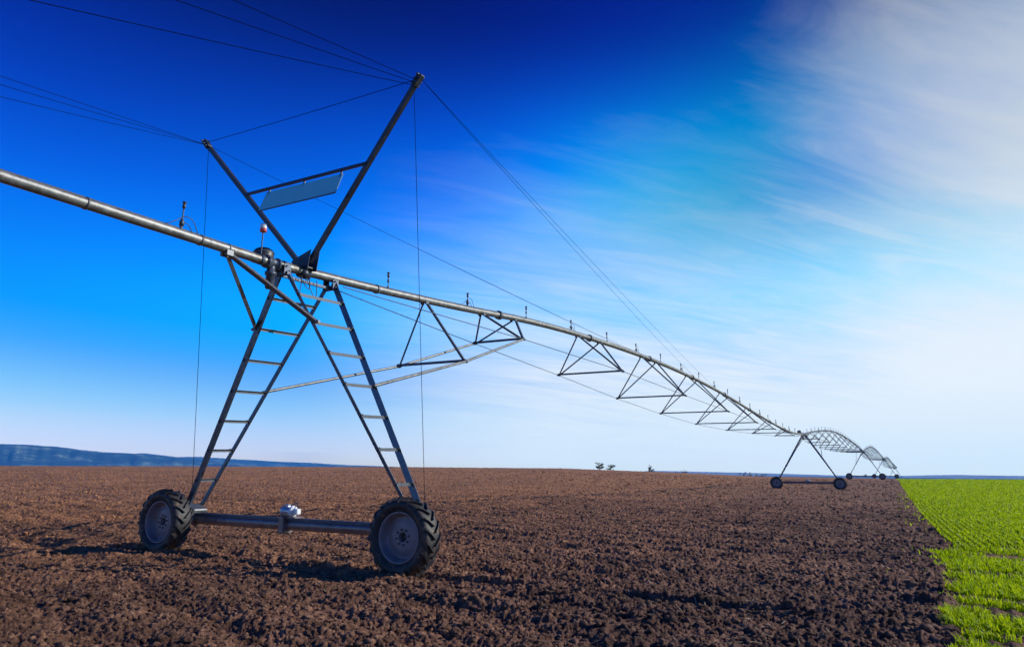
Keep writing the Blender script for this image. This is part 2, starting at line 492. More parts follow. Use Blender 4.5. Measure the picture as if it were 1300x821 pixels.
# tufts along drilled rows
Ntry = 640000
aa = RNG.uniform(13, 48, Ntry) * np.pi / 180; dd = 4.5 * (235 / 4.5) ** (RNG.random(Ntry) ** .80)
tx = CAM.x + np.sin(aa + CA) * dd; ty = CAM.y + np.cos(aa + CA) * dd
ex = edge_x(ty)
row = np.round((tx - ex) / .17); tx2 = ex + row * .17 + RNG.normal(0, .022, Ntry) + .0
ok = (row >= 0) & (bare(tx2, ty) < .5) & (vnoise(tx2 * 3, ty * 3, 77) > .13)
# the headland: sown without clean rows
hd = ty < 9
tx2 = np.where(hd, tx, tx2); ok &= (~hd) | ((crop_mask(tx, ty) > .5))
ok &= RNG.random(Ntry) < np.where(hd, .75, 1.)
tx = tx2
tx, ty, dd = tx[ok], ty[ok], dd[ok]
ns = 260
sx0 = RNG.uniform(0, 1, ns) ** 3.; sy0 = RNG.uniform(4, 60, ns)
tx = np.concatenate([tx, edge_x(sy0) - sx0 * .8]); ty = np.concatenate([ty, sy0]); dd = np.hypot(tx - CAM.x, ty - CAM.y); n = len(tx)
tz = base_h(tx, ty) + rough_h(tx, ty) - .005
wd = .0035 + .00042 * dd + .0000035 * dd ** 2
BV, BF = blades(tx, ty, tz, n, .05, .125 + .0002 * dd, wd, .8)
wheat = mesh_np('young_wheat', BV, BF, M['leaf'], True)
tag(wheat, 'bright green young wheat in drilled rows beside the ploughed soil', 'crop', kind='stuff')
# straw
n = 4800
sx = np.concatenate([RNG.normal(8.3, 1.3, 1300), RNG.uniform(-12, 12, 1300), RNG.uniform(10.2, 19, 2200)]); sy = np.concatenate([RNG.uniform(-3, 30, 1300), RNG.uniform(-4, 20, 1300), RNG.normal(6.3, 1.1, 2200)])
L = RNG.uniform(.03, .13, n); an = RNG.uniform(0, np.pi, n); w = RNG.uniform(.003, .007, n)
z0 = base_h(sx, sy) + rough_h(sx, sy)
ex_, ey_ = sx + np.cos(an) * L, sy + np.sin(an) * L
z1 = base_h(ex_, ey_) + rough_h(ex_, ey_)
zz0 = z0 + .012; zz1 = np.maximum(z1, z0 - .02) + .02
px, py = -np.sin(an) * w, np.cos(an) * w
SV = np.stack([np.stack([sx - px, sy - py, zz0], 1), np.stack([sx + px, sy + py, zz0], 1), np.stack([ex_ + px, ey_ + py, zz1], 1), np.stack([ex_ - px, ey_ - py, zz1], 1)], 1).reshape(-1, 3)
SF = np.arange(n * 4).reshape(-1, 4)
st = mesh_np('straw_bits', SV, SF, M['straw'], False)
tag(st, 'pale bits of straw lying on the soil by the crop edge', 'straw', kind='stuff')

def gz(x, y):
    return float(base_h(np.array([float(x)]), np.array([float(y)]))[0])

# =====================================================================
# drive towers
# =====================================================================
H = 5.2; W = 2.86; RW = .55
def make_wheel(T, side, y0):
    """dished rim as the part; tyre and hub below it. wheel lies in the X-Z plane, outer face to -Y"""
    cx = side * W; base = wloc(T)
    c = Vector((cx, y0, RW + .02)) + base
    def grow(m):
        m.v = [tuple(c + (Vector(p) - c) * 1.09) for p in m.v]
        return m
    ax = (0, 1, 0)
    m = MB()
    hw = .15
    # outer rim flange, barrel, recessed disc
    m.lathe(c, ax, [(-hw + .035, .352), (-hw + .018, .352), (-hw + .014, .336), (-hw + .03, .322), (-hw + .075, .312), (-hw + .10, .300), (-hw + .145, .292), (-hw + .150, .27),
                    (-hw + .132, .235), (-hw + .118, .16), (-hw + .118, .068)], 48)
    m.lathe(c, ax, [(-hw + .118, .068), (-hw + .20, .068), (-hw + .20, .045)], 24)
    m.lathe(c, ax, [(-hw + .16, .290), (hw - .05, .305), (hw - .03, .335), (hw - .018, .352), (hw - .035, .352)], 48)
    m.lathe(c, ax, [(-hw + .151, .27), (-hw + .16, .290)], 48)
    m.lathe(c, ax, [(-hw + .124, .068), (-hw + .155, .27)], 48)
    w = grow(m).build('wheel', M['rim'], T)
    m = MB()
    pr = [(-hw + .035, .345), (-hw + .02, .365), (-hw - .012, .40), (-hw - .024, .44), (-hw - .012, .482), (-hw + .012, .505), (-hw + .05, .513), (0, .519), (hw - .05, .513), (hw - .012, .505), (hw + .012, .482),
          (hw + .024, .44), (hw + .012, .40), (hw - .02, .365), (hw - .035, .345)]
    m.lathe(c, ax, pr, 64)
    # chevron lugs
    nl = 19
    for sd in (-1, 1):
        for k in range(nl):
            t0 = 2 * math.pi * (k + (.5 if sd > 0 else 0)) / nl
            segs = [(0.012, .000, .558, .030), (.045, .055, .556, .028), (.09, .135, .550, .028), (.135, .215, .538, .030), (.166, .262, .515, .034), (.176, .272, .468, .036)]
            vs = []
            for (yy, dt, rr, tw) in segs:
                dta = tw / 2 / rr
                inner = {.558: .50, .556: .50, .550: .50, .538: .495, .515: .475, .468: .440}[rr]
                for (a, r2) in ((t0 + dt - dta * 1.25, inner), (t0 + dt - dta * .8, rr), (t0 + dt + dta * .8, rr), (t0 + dt + dta * 1.25, inner)):
                    yq = yy * sd if r2 != inner else yy * sd * .93
                    vs.append(c + Vector((math.cos(a) * r2, yq, math.sin(a) * r2)))
            fs = []
            for q in range(len(segs) - 1):
                for e in range(3):
                    fs.append((q * 4 + e, q * 4 + e + 1, q * 4 + e + 5, q * 4 + e + 4))
            fs += [(3, 2, 1, 0), (20, 21, 22, 23)]
            m.add(vs, fs)
    grow(m).build('tyre', M['rubber'], w)
    m = MB()
    m.lathe(c, ax, [(-hw + .165, .0001), (-hw + .165, .05), (-hw + .19, .066), (hw, .066)], 24)
    grow(m).build('hub', M['black'], w)
    for k in range(8):
        a = 2 * math.pi * k / 8 + .2
        p = c + Vector((math.cos(a) * .105, -hw + .118, math.sin(a) * .105))
        m = MB(); m.cyl(p + Vector((0, .004, 0)), p - Vector((0, .02, 0)), .014, 6); grow(m).build('wheel_bolt', M['black'], w)
    m = MB(); p = c + Vector((.02, -hw + .07, -.292)); m.cyl(p, p + Vector((0, -.02, .045)), .008, 8)
    grow(m).build('valve', M['motor'], w)
    return w

def lerp(a, b, t): return tuple(a[k] + (b[k] - a[k]) * t for k in range(3))

def make_tower(loc, label):
    T = empty('drive_tower', loc, label, 'irrigation tower', 'wheeled drive towers of the irrigation machine')
    B = wloc(T)
    def P(x, y, z): return Vector((x, y, z)) + B
    yb = .30
    for s in (-1, 1):
        make_wheel(T, s, -.18)
        # worm gearbox between wheel and beam
        m = MB(); m.box(P(s * (W - .0), .17, .58), (.24, .24, .30), bevel=.03); m.cyl(P(s * W, .05, RW), P(s * W, -.04, RW), .07, 16)
        m.cyl(P(s * (W - .16), .17, .60), P(s * (W - .10), .17, .60), .085, 14)
        m.box(P(s * (W - .04), .3, .70), (.34, .36, .05), bevel=.012)
        m.build('gearbox', M['steel_dark'], T)
        m = MB(); m.box(P(s * (W - .20), yb, .76), (.30, .40, .16), Matrix.Rotation(-s * .35, 3, 'Y'), bevel=.02)
        m.bar(P(s * (W - .10), yb - .16, .80), P(s * (W - .36), yb - .16, .70), .04, .20)
        m.build('leg_bracket', M['galv'], T)
        # leg ladders
        y_n0, y_f0, y_n1, y_f1 = -.45, .83, .16, .49
        top_n = P(s * .13, y_n0, 5.10); top_f = P(s * .13, y_f0, 5.16); bot_n = P(s * 2.765, y_n1, .84); bot_f = P(s * 2.765, y_f1, .84)
        wn, wf = (.115, .062) if s < 0 else (.066, .125)
        inw = Vector((-s, 0, 0))
        m = MB(); m.angle(bot_n + inw * wn, top_n + inw * wn, wn, -inw, (0, 1, 0), w2=.05); m.build('leg', M['leg'], T)
        m = MB(); m.angle(bot_f + inw * wf, top_f + inw * wf, wf, -inw, (0, 1, 0), w2=.05); m.build('leg', M['leg'], T)
        for z in (4.68, 4.14, 3.58, 3.02, 2.47, 1.92, 1.36):
            t = (z - .84) / (5.10 - .84)
            a = Vector(lerp(bot_n, top_n, t)); b = Vector(lerp(bot_f, top_f, t))
            d = (b - a).normalized()
            m = MB(); m.angle(a - d * .02 + inw * .012, b + d * .02 + inw * .012, .055, (0, 0, -1), inw, t=.006, w2=.045)
            for q in (a + d * .03, b - d * .03): m.cyl(q + inw * .03, q - inw * .025, .013, 6)
            m.build('rung', M['rung'], T)
    # base beam with motor saddle
    m = MB(); m.tube([P(-W + .12, yb, .60), P(W - .12, yb, .60)], .092, 18)
    for s in (-1, 1): m.lathe(P(s * (W - .30), yb, .60), (1, 0, 0), [(-.015, .0), (-.015, .135), (.015, .135), (.015, .0)], 18)
    m.build('base_beam', M['beam'], T)
    m = MB(); m.bar(P(-W + .2, yb - .05, .695), P(W - .2, yb - .05, .695), .05, .05); m.build('drive_shaft', M['steel_dark'], T)
    g = MB(); g.box(P(-.12, yb - .04, .60), (.12, .26, .30), bevel=.015); g.box(P(-.0, yb - .02, .733), (.34, .2, .022)); g.build('motor_mount', M['beam'], T)
    zm = .835
    g = MB(); g.lathe(P(-.15, yb - .08, zm), (1, 0, 0), [(-.02, .0), (-.02, .075), (0, .088), (.18, .088), (.20, .07)], 24)
    for k in range(7): g.lathe(P(-.135 + k * .024, yb - .08, zm), (1, 0, 0), [(0, .086), (0, .096), (.007, .096), (.007, .086)], 24)
    g.box(P(-.06, yb - .08, zm + .10), (.09, .08, .035), bevel=.008)
    go = g.build('gear_motor', M['motor'], T)
    g = MB(); g.lathe(P(.05, yb - .08, zm), (1, 0, 0), [(0, .07), (0, .10), (.04, .10), (.06, .085), (.065, .035), (.115, .035), (.115, .0)], 24)
    g.box(P(.19, yb - .09, zm), (.085, .105, .10), bevel=.012)
    for a_ in range(6): g.cyl(P(.045, yb - .08 + .088 * math.cos(a_ * 1.047), zm + .088 * math.sin(a_ * 1.047)), P(.06, yb - .08 + .088 * math.cos(a_ * 1.047), zm + .088 * math.sin(a_ * 1.047)), .007, 6)
    g.build('motor_end_cap', M['white'], go)
    g = MB(); g.tube([P(.20, yb - .09, zm + .04), P(.10, yb + .0, zm + .14), P(-.12, yb + .06, zm + .10), P(-.4, yb + .06, .73), P(-1.2, yb + .05, .71), P(-W + .35, yb + .05, .72)], .010, 6)
    g.build('motor_cable', M['black'], go)
    # head of the tower: saddle plates, pipe clamp, ring and bolts
    m = MB()
    for y in (-.45, .83):
        m.bar(P(-.17, y, 5.06), P(.17, y, 5.06), .07, .06)
        m.lathe(P(0, y, H), (0, 1, 0), [(-.02, .083), (-.02, .112), (.02, .112), (.02, .083)], 20)
        for s in (-1, 1):
            m.box(P(s * .125, y, 5.14), (.02, .16, .20), bevel=.004); m.cyl(P(s * .11, y - .03, 5.19), P(s * .17, y - .03, 5.19), .016, 6); m.cyl(P(s * .11, y + .04, 5.11), P(s * .17, y + .04, 5.11), .016, 6)
    m.bar(P(0, -.45, 5.03), P(0, .83, 5.06), .05, .05)
    m.build('saddle', M['steel_dark'], T)
    # swivel joint hanging under the pipe with its sleeve
    m = MB(); m.lathe(P(-.0, -.72, 4.72), (0, 0, 1), [(0, 0), (0, .068), (.02, .080), (.24, .080), (.26, .105), (.31, .105), (.32, .075), (.42, .075)], 20)
    m.lathe(P(0, -.72, H), (0, 1, 0), [(-.14, .083), (-.14, .12), (-.10, .12), (-.10, .10), (.10, .10), (.10, .12), (.14, .12), (.14, .083)], 24)
    for a in range(8):
        t = a * math.pi / 4; m.cyl(P(math.cos(t) * .105, -.88, H + math.sin(t) * .105), P(math.cos(t) * .105, -.83, H + math.sin(t) * .105), .01, 6)
    m.build('pipe_joint', M['steel_dark'], T)
    # control box
    m = MB(); m.lathe(P(-.30, -.66, 5.30), (0, 0, 1), [(0, .0001), (0, .175), (.03, .188), (.15, .188), (.20, .165), (.235, .11), (.245, .0001)], 24)
    m.box(P(-.22, -.66, 5.27), (.42, .36, .04), bevel=.01)
    cb = m.build('control_box', M['black'], T)
    m = MB(); m.lathe(P(-.30, -.66, 5.44), (0, 0, 1), [(0, .187), (0, .194), (.018, .194), (.018, .187)], 24); m.build('box_seam', M['galv'], cb)
    for k, (dx, dz, y0) in enumerate(((.10, .33, -.3), (.14, .26, -.1), (.12, .38, .1))):
        m = MB(); m.tube([P(dx * math.sin(t) + .06, y0 + .28 * t / math.pi, 5.12 - dz * math.sin(t)) for t in [q * math.pi / 10 for q in range(11)]], .009, 6); m.build('hose_loop', M['black'], T)
    m = MB(); m.tube([P(.02, .05 + .14 * math.cos(t), 5.38 + .12 * math.sin(t)) for t in [q * math.pi / 10 for q in range(11)]], .006, 6)
    m.build('hose_loop', M['black'], T)
    return T

U1, U2, U3, U4 = 67.11, 147.26, 227.4, 307.0
ZG = {0: 0., 1: .0, 2: .365, 3: .148, 4: -1.75}
T1 = make_tower((0, 0, 0), 'nearest wheeled steel tower with ladder legs standing on the ploughed soil in front')
TW = [T1]
for k, (u, lab) in enumerate(((U1, 'second wheeled tower from the camera where the long first arch of pipe comes down'),
                              (U2, 'third wheeled tower in line with a wheel close to the crop edge'),
                              (U3, 'fourth wheeled tower in line standing on the far crest of the field'),
                              (U4, 'farthest wheeled tower, its wheels hidden beyond the crest')), 1):
    t = copy_tree(T1); t.location = (0, u, ZG[k]); t['label'] = lab; TW.append(t)

# braces of the first tower on the side of the overhang, and the warning light
for s in (-1, 1):
    m = MB(); a = Vector((s * .06, -1.70, 5.12)); b = Vector((s * .80, -.28, 4.12))
    m.angle(a, b, .07, (0, 1, 0), (0, 0, -1), t=.008); m.cyl(b + Vector((-s * .06, -.0, .0)), b + Vector((s * .05, 0, 0)), .03, 10)
    m.box(a + Vector((0, 0, .0)), (.06, .14, .10), bevel=.005)
    m.build('brace', M['galv'], T1)
m = MB(); m.tube([(0, -.98, 5.28), (0, -.98, 5.73)], .012, 8); m.lathe((0, -.98, H), (0, 1, 0), [(-.03, .083), (-.03, .097), (.03, .097), (.03, .083)], 18)
bo = m.build('warning_light', M['steel_dark'], T1)
m = MB(); m.lathe((0, -.98, 5.72), (0, 0, 1), [(0, 0), (0, .058), (.03, .060), (.065, .060)], 18); m.build('lens', M['red'], bo)
m = MB(); m.lathe((0, -.98, 5.785), (0, 0, 1), [(0, .058), (.05, .058), (.085, .052), (.095, .0001)], 18); m.build('lens_cap', M['white'], bo)

# =====================================================================
# pipe spans
# =====================================================================
def smooth_profile(keys, n):
    """Catmull-Rom through (y, z)"""
    ys = np.array([k[0] for k in keys], float); zs = np.array([k[1] for k in keys], float)
    m = np.gradient(zs, ys)
    out = []
    for y in np.linspace(ys[0], ys[-1], n):
        i = min(max(np.searchsorted(ys, y) - 1, 0), len(ys) - 2)
        h = ys[i + 1] - ys[i]; t = (y - ys[i]) / h
        z = (2 * t ** 3 - 3 * t ** 2 + 1) * zs[i] + (t ** 3 - 2 * t ** 2 + t) * h * m[i] + (-2 * t ** 3 + 3 * t ** 2) * zs[i + 1] + (t ** 3 - t ** 2) * h * m[i + 1]
        out.append((y, z))
    return out

def sprinkler(S_, y, z, kind, tall=.36):
    m = MB()
    x = .0; b = Vector((x, y, z + .083))
    tilt = Vector((random.uniform(-.03, .03), random.uniform(-.03, .03), 1)).normalized()
    m.cyl(b - Vector((0, 0, .01)), b + tilt * .04, .024, 10)
    m.cyl(b, b + tilt * (tall * .72), .011, 8)
    if kind:
        m.lathe(b + tilt * .05, tilt, [(0, .011), (0, .036), (.07, .040), (.085, .026), (.11, .026), (.12, .011)], 10)
    else:
        m.lathe(b + tilt * (tall * .36), tilt, [(0, .011), (.01, .024), (.07, .024), (.08, .011)], 10)
    r = m.build('sprinkler', M['steel_dark'], S_)
    m = MB(); m.lathe(b + tilt * (tall * .68), tilt, [(0, .0001), (0, .018), (.03, .030), (.06, .024), (.085, .022), (.10, .034), (.115, .034), (.125, .0001)], 10)
    m.build('nozzle', M['black'], r)
    if kind:
        m = MB()
        for (a, hh, e) in ((-1, .12, .30), (1, .20, .32), (1, .10, .20)):
            h0 = .20 if a < 0 or hh > .15 else .10
            pts = []
            for q in range(9):
                t = q / 8
                pts.append(b + Vector((.02 * math.sin(t * 3.1), a * e * t, h0 * (1 - t) ** 1.1 + hh * .55 * math.sin(t * math.pi) * (1 if a > 0 else -.15))))
            m.tube(pts, .0065, 6)
        m.build('hose', M['black'], r)
    return r

def make_span(y0, y1, keys, feet, label, legs0, legs1, ztop0, ztop1, spr=True):
    mid = (y0, keys[0][1])
    Sp = empty('truss_span', (0, y0, keys[0][1]), label, 'pipe span', 'arched pipe spans between the towers')
    spr_near = y0 < 10
    pr = smooth_profile(keys, 61)
    ys = [p[0] for p in pr]; zs = [p[1] for p in pr]
    def Z(y): return float(np.interp(y, ys, zs))
    m = MB(); m.tube([(0, y, z) for y, z in pr], .083, 20)
    tops = [f[0] for f in feet]
    # flanged joints
    for yj in tops[1:]:
        for dy in (-.05, .012):
            m.lathe((0, yj + dy, Z(yj)), (0, 1, 0), [(0, .08), (0, .125), (.038, .125), (.038, .08)], 20)
    for yj in (y0 + 2.2,):
        m.lathe((0, yj, Z(yj)), (0, 1, 0), [(0, .08), (0, .100), (.05, .100), (.05, .08)], 20)
    m.build('pipe', M['galv_pipe'] if spr_near else M['steel_dark'], Sp)  # far pipes: backlit silhouette shade put into the colour as darker steel
    m = MB(); m.tube([(-.02, y, z + .093) for y, z in pr], .012, 6); m.build('power_cable', M['black'], Sp)
    pf = []
    for k, (yf, vf, zf, kind) in enumerate(feet):
        zt = Z(yf)
        for s in (-1, 1):
            foot = Vector((s * vf, yf, zf))
            if kind == 'V':
                ts = [(yf - .35, s * .07)]
            else:
                ts = [(yf - 1.0 * kind, s * .075), (yf + .95 * kind, s * .075)]
            for (yt, xt) in ts:
                m = MB(); m.angle(foot, (xt, yt, Z(yt) - .07), .058 if spr_near else .085, (0, 1, 0), (-s, 0, 0), t=.007, w2=.05)
                m.box((xt, yt, Z(yt) - .075), (.03, .12, .07), bevel=.004)
                m.build('truss_brace', M['steel_dark'], Sp)
            m = MB(); m.lathe(foot, (0, 1, 0), [(-.06, .0), (-.06, .035), (.06, .035), (.06, .0)], 10); m.box(foot + Vector((-s * .03, 0, .02)), (.08, .10, .07), bevel=.006)
            m.build('foot_joint', M['steel_dark'], Sp)
        m = MB(); m.angle((-vf, yf, zf), (vf, yf, zf), .055 if spr_near else .08, (0, 1, 0), (0, 0, 1), t=.007)
        m.build('cross_bar', M['steel_dark'], Sp)
    for s in (-1, 1):
        P_ = [Vector((s * f[1], f[0], f[2])) for f in feet]
        # rigid chord tubes from the legs to the second foot, thin rods beyond
        if legs0:
            a = Vector((s * 1.43, y0 + .62, legs0))
            m = MB(); m.tube([a, P_[0]], .03, 10); m.build('chord_tube', M['galv_pipe'], Sp)
            m = MB(); m.tube([P_[0], P_[1]], .03, 10); m.build('chord_tube', M['galv_pipe'], Sp)
            m = MB(); m.cyl((s * .14, y0 + 1.05, Z(y0 + 1) - .16), P_[1], .011, 8); m.build('truss_rod', M['steel_dark'], Sp)
            st_ = 1
        else: st_ = 0
        for k in range(st_, len(P_) - 1):
            m = MB(); m.cyl(P_[k], P_[k + 1], .011, 8); m.build('truss_rod', M['steel_dark'], Sp)
        if legs1:
            b = Vector((s * 1.43, y1 - .16, legs1)); m = MB(); m.tube([P_[-1], b], .025, 8); m.build('chord_tube', M['galv_pipe'], Sp)
        else:
            m = MB(); m.cyl(P_[-1], (s * .12, y1 - .55, Z(y1) - .12), .011, 8); m.build('truss_rod', M['steel_dark'], Sp)
    if spr:
        y = y0 + 2.62; k = 1
        while y < y1 - 1.5:
            sprinkler(Sp, y, Z(y), k % 2 == 0, .36 if k % 2 else .34)
            y += 3.27; k += 1
    return Sp

K1 = [(1.0, 5.24), (2.4, 5.38), (4.03, 5.50), (6.62, 5.71), (8.28, 5.87), (10.9, 6.05), (14.1, 6.19), (21, 6.34), (26.9, 6.30), (33.9, 6.08), (43.8, 5.58), (51.6, 5.22), (60, 5.03), (U1, 5.14)]
F1 = [(4.36, .97, 4.01, 'V'), (7.53, .79, 5.05, .9), (14.0, 1.24, 4.92, 1), (20.62, 1.54, 4.67, 1), (27.45, 1.77, 4.49, 1), (34.41, 1.80, 4.35, 1), (41.54, 1.60, 4.34, 1), (48.72, 1.31, 4.45, 1), (55.53, .80, 4.55, .9)]
K1[0] = (-.6, 5.2)
sp1 = make_span(0, U1, K1, F1, 'long bowed pipe span with hanging triangle trusses nearest the camera', 3.04, None, 5, 5)

def generic(y0, z0, y1, z1, label, bow=1.50):
    L = y1 - y0
    keys = []
    for t in np.linspace(0, 1, 15):
        z = z0 + (z1 - z0) * t + bow * math.sin(math.pi * t) ** .85 * (1 + .12 * math.sin(2 * math.pi * t) * -1 * -1)
        keys.append((y0 + L * t, z))
    feet = []
    nF = 11
    for k in range(nF):
        t = (k + .75) / (nF + .5)
        zb = z0 + (z1 - z0) * t
        sh = math.sin(math.pi * t)
        feet.append((y0 + L * t, .55 + 1.3 * sh, zb - .55 * sh ** .8 - .15, .95))
    return make_span(y0, y1, keys, feet, label, zb_leg(z0), zb_leg(z1), 0, 0)
def zb_leg(z): return z - 2.16
generic(U1, H + ZG[1], U2, H + ZG[2], 'second arch of trussed pipe between the second and third towers', 1.48)
generic(U2, H + ZG[2], U3, H + ZG[3], 'small third arch of trussed pipe leading to the fourth tower', 1.75)
generic(U3, H + ZG[3], U4, H + ZG[4], 'last arch of trussed pipe sinking behind the field crest', 1.6)

# overhang: plain pipe carried by the wire ropes
ov = empty('overhang_pipe', (0, -.9, H), 'plain grey pipe overhanging to the upper left without any truss', 'pipe')
m = MB(); m.tube([(0, y, H) for y in np.linspace(-.6, -25, 20)], .083, 20)
for y in (-1.70, -2.25, -4.15, -7.6, -10.8, -14.2, -18.0):
    m.lathe((0, y, H), (0, 1, 0), [(-.012, .08), (-.012, .094), (.012, .094), (.012, .08)], 20)
m.lathe((0, -25, H), (0, -1, 0), [(0, .083), (.01, .11), (.03, .11), (.03, .0)], 20)
m.build('pipe', M['galv_pipe'], ov)
m = MB(); m.tube([(-.02, y, H + .093) for y in (-1.1, -12, -24.5)], .010, 6); m.build('power_cable', M['black'], ov)
for k, y in enumerate((-2.62, -6.3, -9.6, -12.9, -16.2, -19.5, -22.8)):
    sprinkler(ov, y, H, True, .50)
for y in (-10.9, -12.5, -14.3, -17.3, -18.5, -22.9):
    m = MB(); m.lathe((0, y, H), (0, 1, 0), [(-.03, .083), (-.03, .098), (.03, .098), (.03, .083)], 16)
    m.box((0, y, H + .11), (.26, .05, .02)); m.build('rope_clamp', M['steel_dark'], ov)

# =====================================================================
# the V mast with its ropes
# =====================================================================
mp = empty('rope_mast', (0, .1, 5.28), 'dark V-shaped mast on the pipe joint holding the fan of wire ropes', 'mast')
TR = Vector((2.87, -.30, 8.42)); TL = Vector((-2.87, -.30, 8.42))
b0 = Vector((0, .1, 5.28))
m = MB()
for y in (-.03, .20):
    for s in (1,):
        vs = [Vector((-.26, y, 5.30)), Vector((.20, y, 5.24)), Vector((.25, y, 5.62)), Vector((-.22, y, 5.46))]
        vs2 = [p + Vector((0, .01, 0)) for p in vs]
        m.add(vs + vs2, [(3, 2, 1, 0), (4, 5, 6, 7), (0, 1, 5, 4), (1, 2, 6, 5), (2, 3, 7, 6), (3, 0, 4, 7)])
m.box((0, .09, 5.30), (.30, .30, .03), bevel=.005)
m.lathe((0, .0, H), (0, 1, 0), [(-.03, .083), (-.03, .10), (.20, .10), (.20, .083)], 18)
m.build('mast_foot', M['mast'], mp)
for s, Tp in ((-1, TL), (1, TR)):
    a = Vector((s * .14, .085, 5.42))
    m = MB(); m.bar(a, Tp, .085, .08, up=(0, 1, 0)); 
    d = (Tp - a).normalized()
    for k in (.0, .09, .18): m.cyl(Tp - d * k + Vector((0, -.10, 0)), Tp - d * k + Vector((0, .10, 0)), .022, 8)
    m.box(Tp - d * .09, (.11, .12, .24), Matrix.Rotation(s * .70, 3, 'Y'), bevel=.01)
    m.build('mast_pole', M['mast'], mp)
def on_mast(s, z):
    a = Vector((s * .14, .085, 5.42)); Tp = TL if s < 0 else TR
    return a + (Tp - a) * ((z - a.z) / (Tp.z - a.z))
A1 = on_mast(-1, 7.02); A2 = on_mast(1, 7.05)
m = MB(); m.bar(A1 + Vector((0, -.03, 0)), A2 + Vector((0, -.03, 0)), .05, .05); m.build('cross_bar', M['mast'], mp)
# hanging plate
pa, pb = Vector((-.99, -.13, 6.96)), Vector((1.03, -.13, 6.965)); pc, pd_ = Vector((1.03, -.295, 6.53)), Vector((-.99, -.295, 6.51))
nn = (pb - pa).cross(pd_ - pa).normalized() * .006
m = MB(); m.add([pa + nn, pb + nn, pc + nn, pd_ + nn, pa - nn, pb - nn, pc - nn, pd_ - nn], [(0, 1, 2, 3), (7, 6, 5, 4), (0, 4, 5, 1), (1, 5, 6, 2), (2, 6, 7, 3), (3, 7, 4, 0)])
pn = m.build('hanging_plate', M['panel'], mp)
m = MB(); 
m.bar(pd_, pc, .018, .018)
for t in (.03, .5, .97):
    p = pa + (pb - pa) * t; m.bar(p + Vector((0, .02, .06)), p + Vector((0, 0, -.03)), .035, .012)
m.build('plate_hanger', M['mast'], pn)

def sag(a, b, k, n=14):
    a, b = Vector(a), Vector(b)
    return [a + (b - a) * t + Vector((0, 0, -4 * k * t * (1 - t))) for t in [q / n for q in range(n + 1)]]
def rope(a, b, k=.0, r=.0044):
    m = MB(); m.tube(sag(a, b, k), r, 6); return m.build('wire_rope', M['wire'], mp)
dR = (TR - Vector((.14, .085, 5.42))).normalized(); dL = (TL - Vector((-.14, .085, 5.42))).normalized()
rope(TL - dL * .02, TR - dR * .06, .02, .006)
for y in (-12.4, -17.3, -22.9): rope(TR - dR * (.2 - .01 * (-y - 12)), (.1, y, H + .11), .05, .0056)
for y in (-10.9, -14.2, -18.5): rope(TL - dL * .12, (-.1, y, H + .11), .05)
for y in (27.4, 31.6):
    z = float(np.interp(y, [k[0] for k in K1], [k[1] for k in K1])) + .08
    rope(TR - dR * .03, (.08, y, z), .12); rope(TL - dL * .1, (-.08, y, z), .12)
rope(TL - dL * .16, (-2.72, .25, 1.1), 0, .005)
rope(TR - dR * .22, (2.72, .53, 1.0), 0, .005)

# =====================================================================
# far country: hills, plain, trees on the crest
# =====================================================================
def hills(name, D, pts, depth, label, zb=-60, amp=1.0, seed=0, mat='far'):
    """ridge: skyline pixels at distance D turned into a real ridge with slopes before and behind"""
    xs = np.linspace(pts[0][0], pts[-1][0], 260)
    yk = np.interp(xs, [p[0] for p in pts], [p[1] for p in pts])
    rows = [(-1., 0.), (-.8, .10), (-.6, .30), (-.42, .46), (-.25, .70), (-.12, .90), (0, 1.), (.3, .7), (1, 0)]
    V = []
    for (q, hk) in rows:
        for i_, (x, y) in enumerate(zip(xs, yk)):
            p = at_dist(x, y, D)
            d = Vector((p.x - CAM.x, p.y - CAM.y, 0)).normalized()
            n_ = float(fbm(np.array([x * .035 + q * 3]), np.array([q * 4.1]), seed, 4)[0]) - .5
            n2 = float(fbm(np.array([x * .09]), np.array([q * 2.]), seed + 7, 3)[0]) - .5
            z = zb + (p.z - zb) * (hk if q == 0 else hk * (1 + amp * .35 * n_)) + (amp * 4 * n2 if q == 0 else 0)
            off = q * depth + (0 if q == 0 else n2 * depth * .25)
            V.append((p.x + d.x * off, p.y + d.y * off, z if hk > 0 else zb - 5))
    n = len(xs); F = []
    for r in range(len(rows) - 1):
        for k in range(n - 1): F.append((r * n + k, r * n + k + 1, (r + 1) * n + k + 1, (r + 1) * n + k))
    o = mesh_np(name, np.array(V), np.array(F), M[mat], True)
    tag(o, label, 'hills', kind='structure')
    return o
hills('hills', 7200, [(-420, 585), (-250, 572), (-120, 565), (-40, 563), (20, 563.5), (45, 565), (75, 567), (100, 570.5), (130, 573.5), (165, 575), (200, 578), (235, 582), (300, 588), (350, 592), (420, 600)], 1500, 'dark blue hills beyond the field at far left', seed=3)
hills('hills', 9900, [(100, 590), (160, 576), (185, 575), (225, 580), (250, 579.5), (300, 582.5), (350, 585.5), (400, 587.5), (440, 590), (500, 592.0), (560, 598)], 1200, 'paler second range of hills behind the left hills', seed=13)
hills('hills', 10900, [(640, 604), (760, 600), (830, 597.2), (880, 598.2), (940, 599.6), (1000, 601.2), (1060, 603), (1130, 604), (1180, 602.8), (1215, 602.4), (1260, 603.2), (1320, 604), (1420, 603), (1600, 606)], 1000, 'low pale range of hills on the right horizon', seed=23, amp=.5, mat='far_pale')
M['bark'] = simple('bark', (.07, .055, .045), (.12, .095, .08), 8, .85, 0, .3, 20)
M['crown'] = leaf_mat('dark_foliage', (.022, .040, .014), (.04, .065, .02), (.07, .10, .03), .2)
M['bushleaf'] = leaf_mat('bush_foliage', (.04, .09, .015), (.07, .15, .02), (.12, .22, .03), .25)

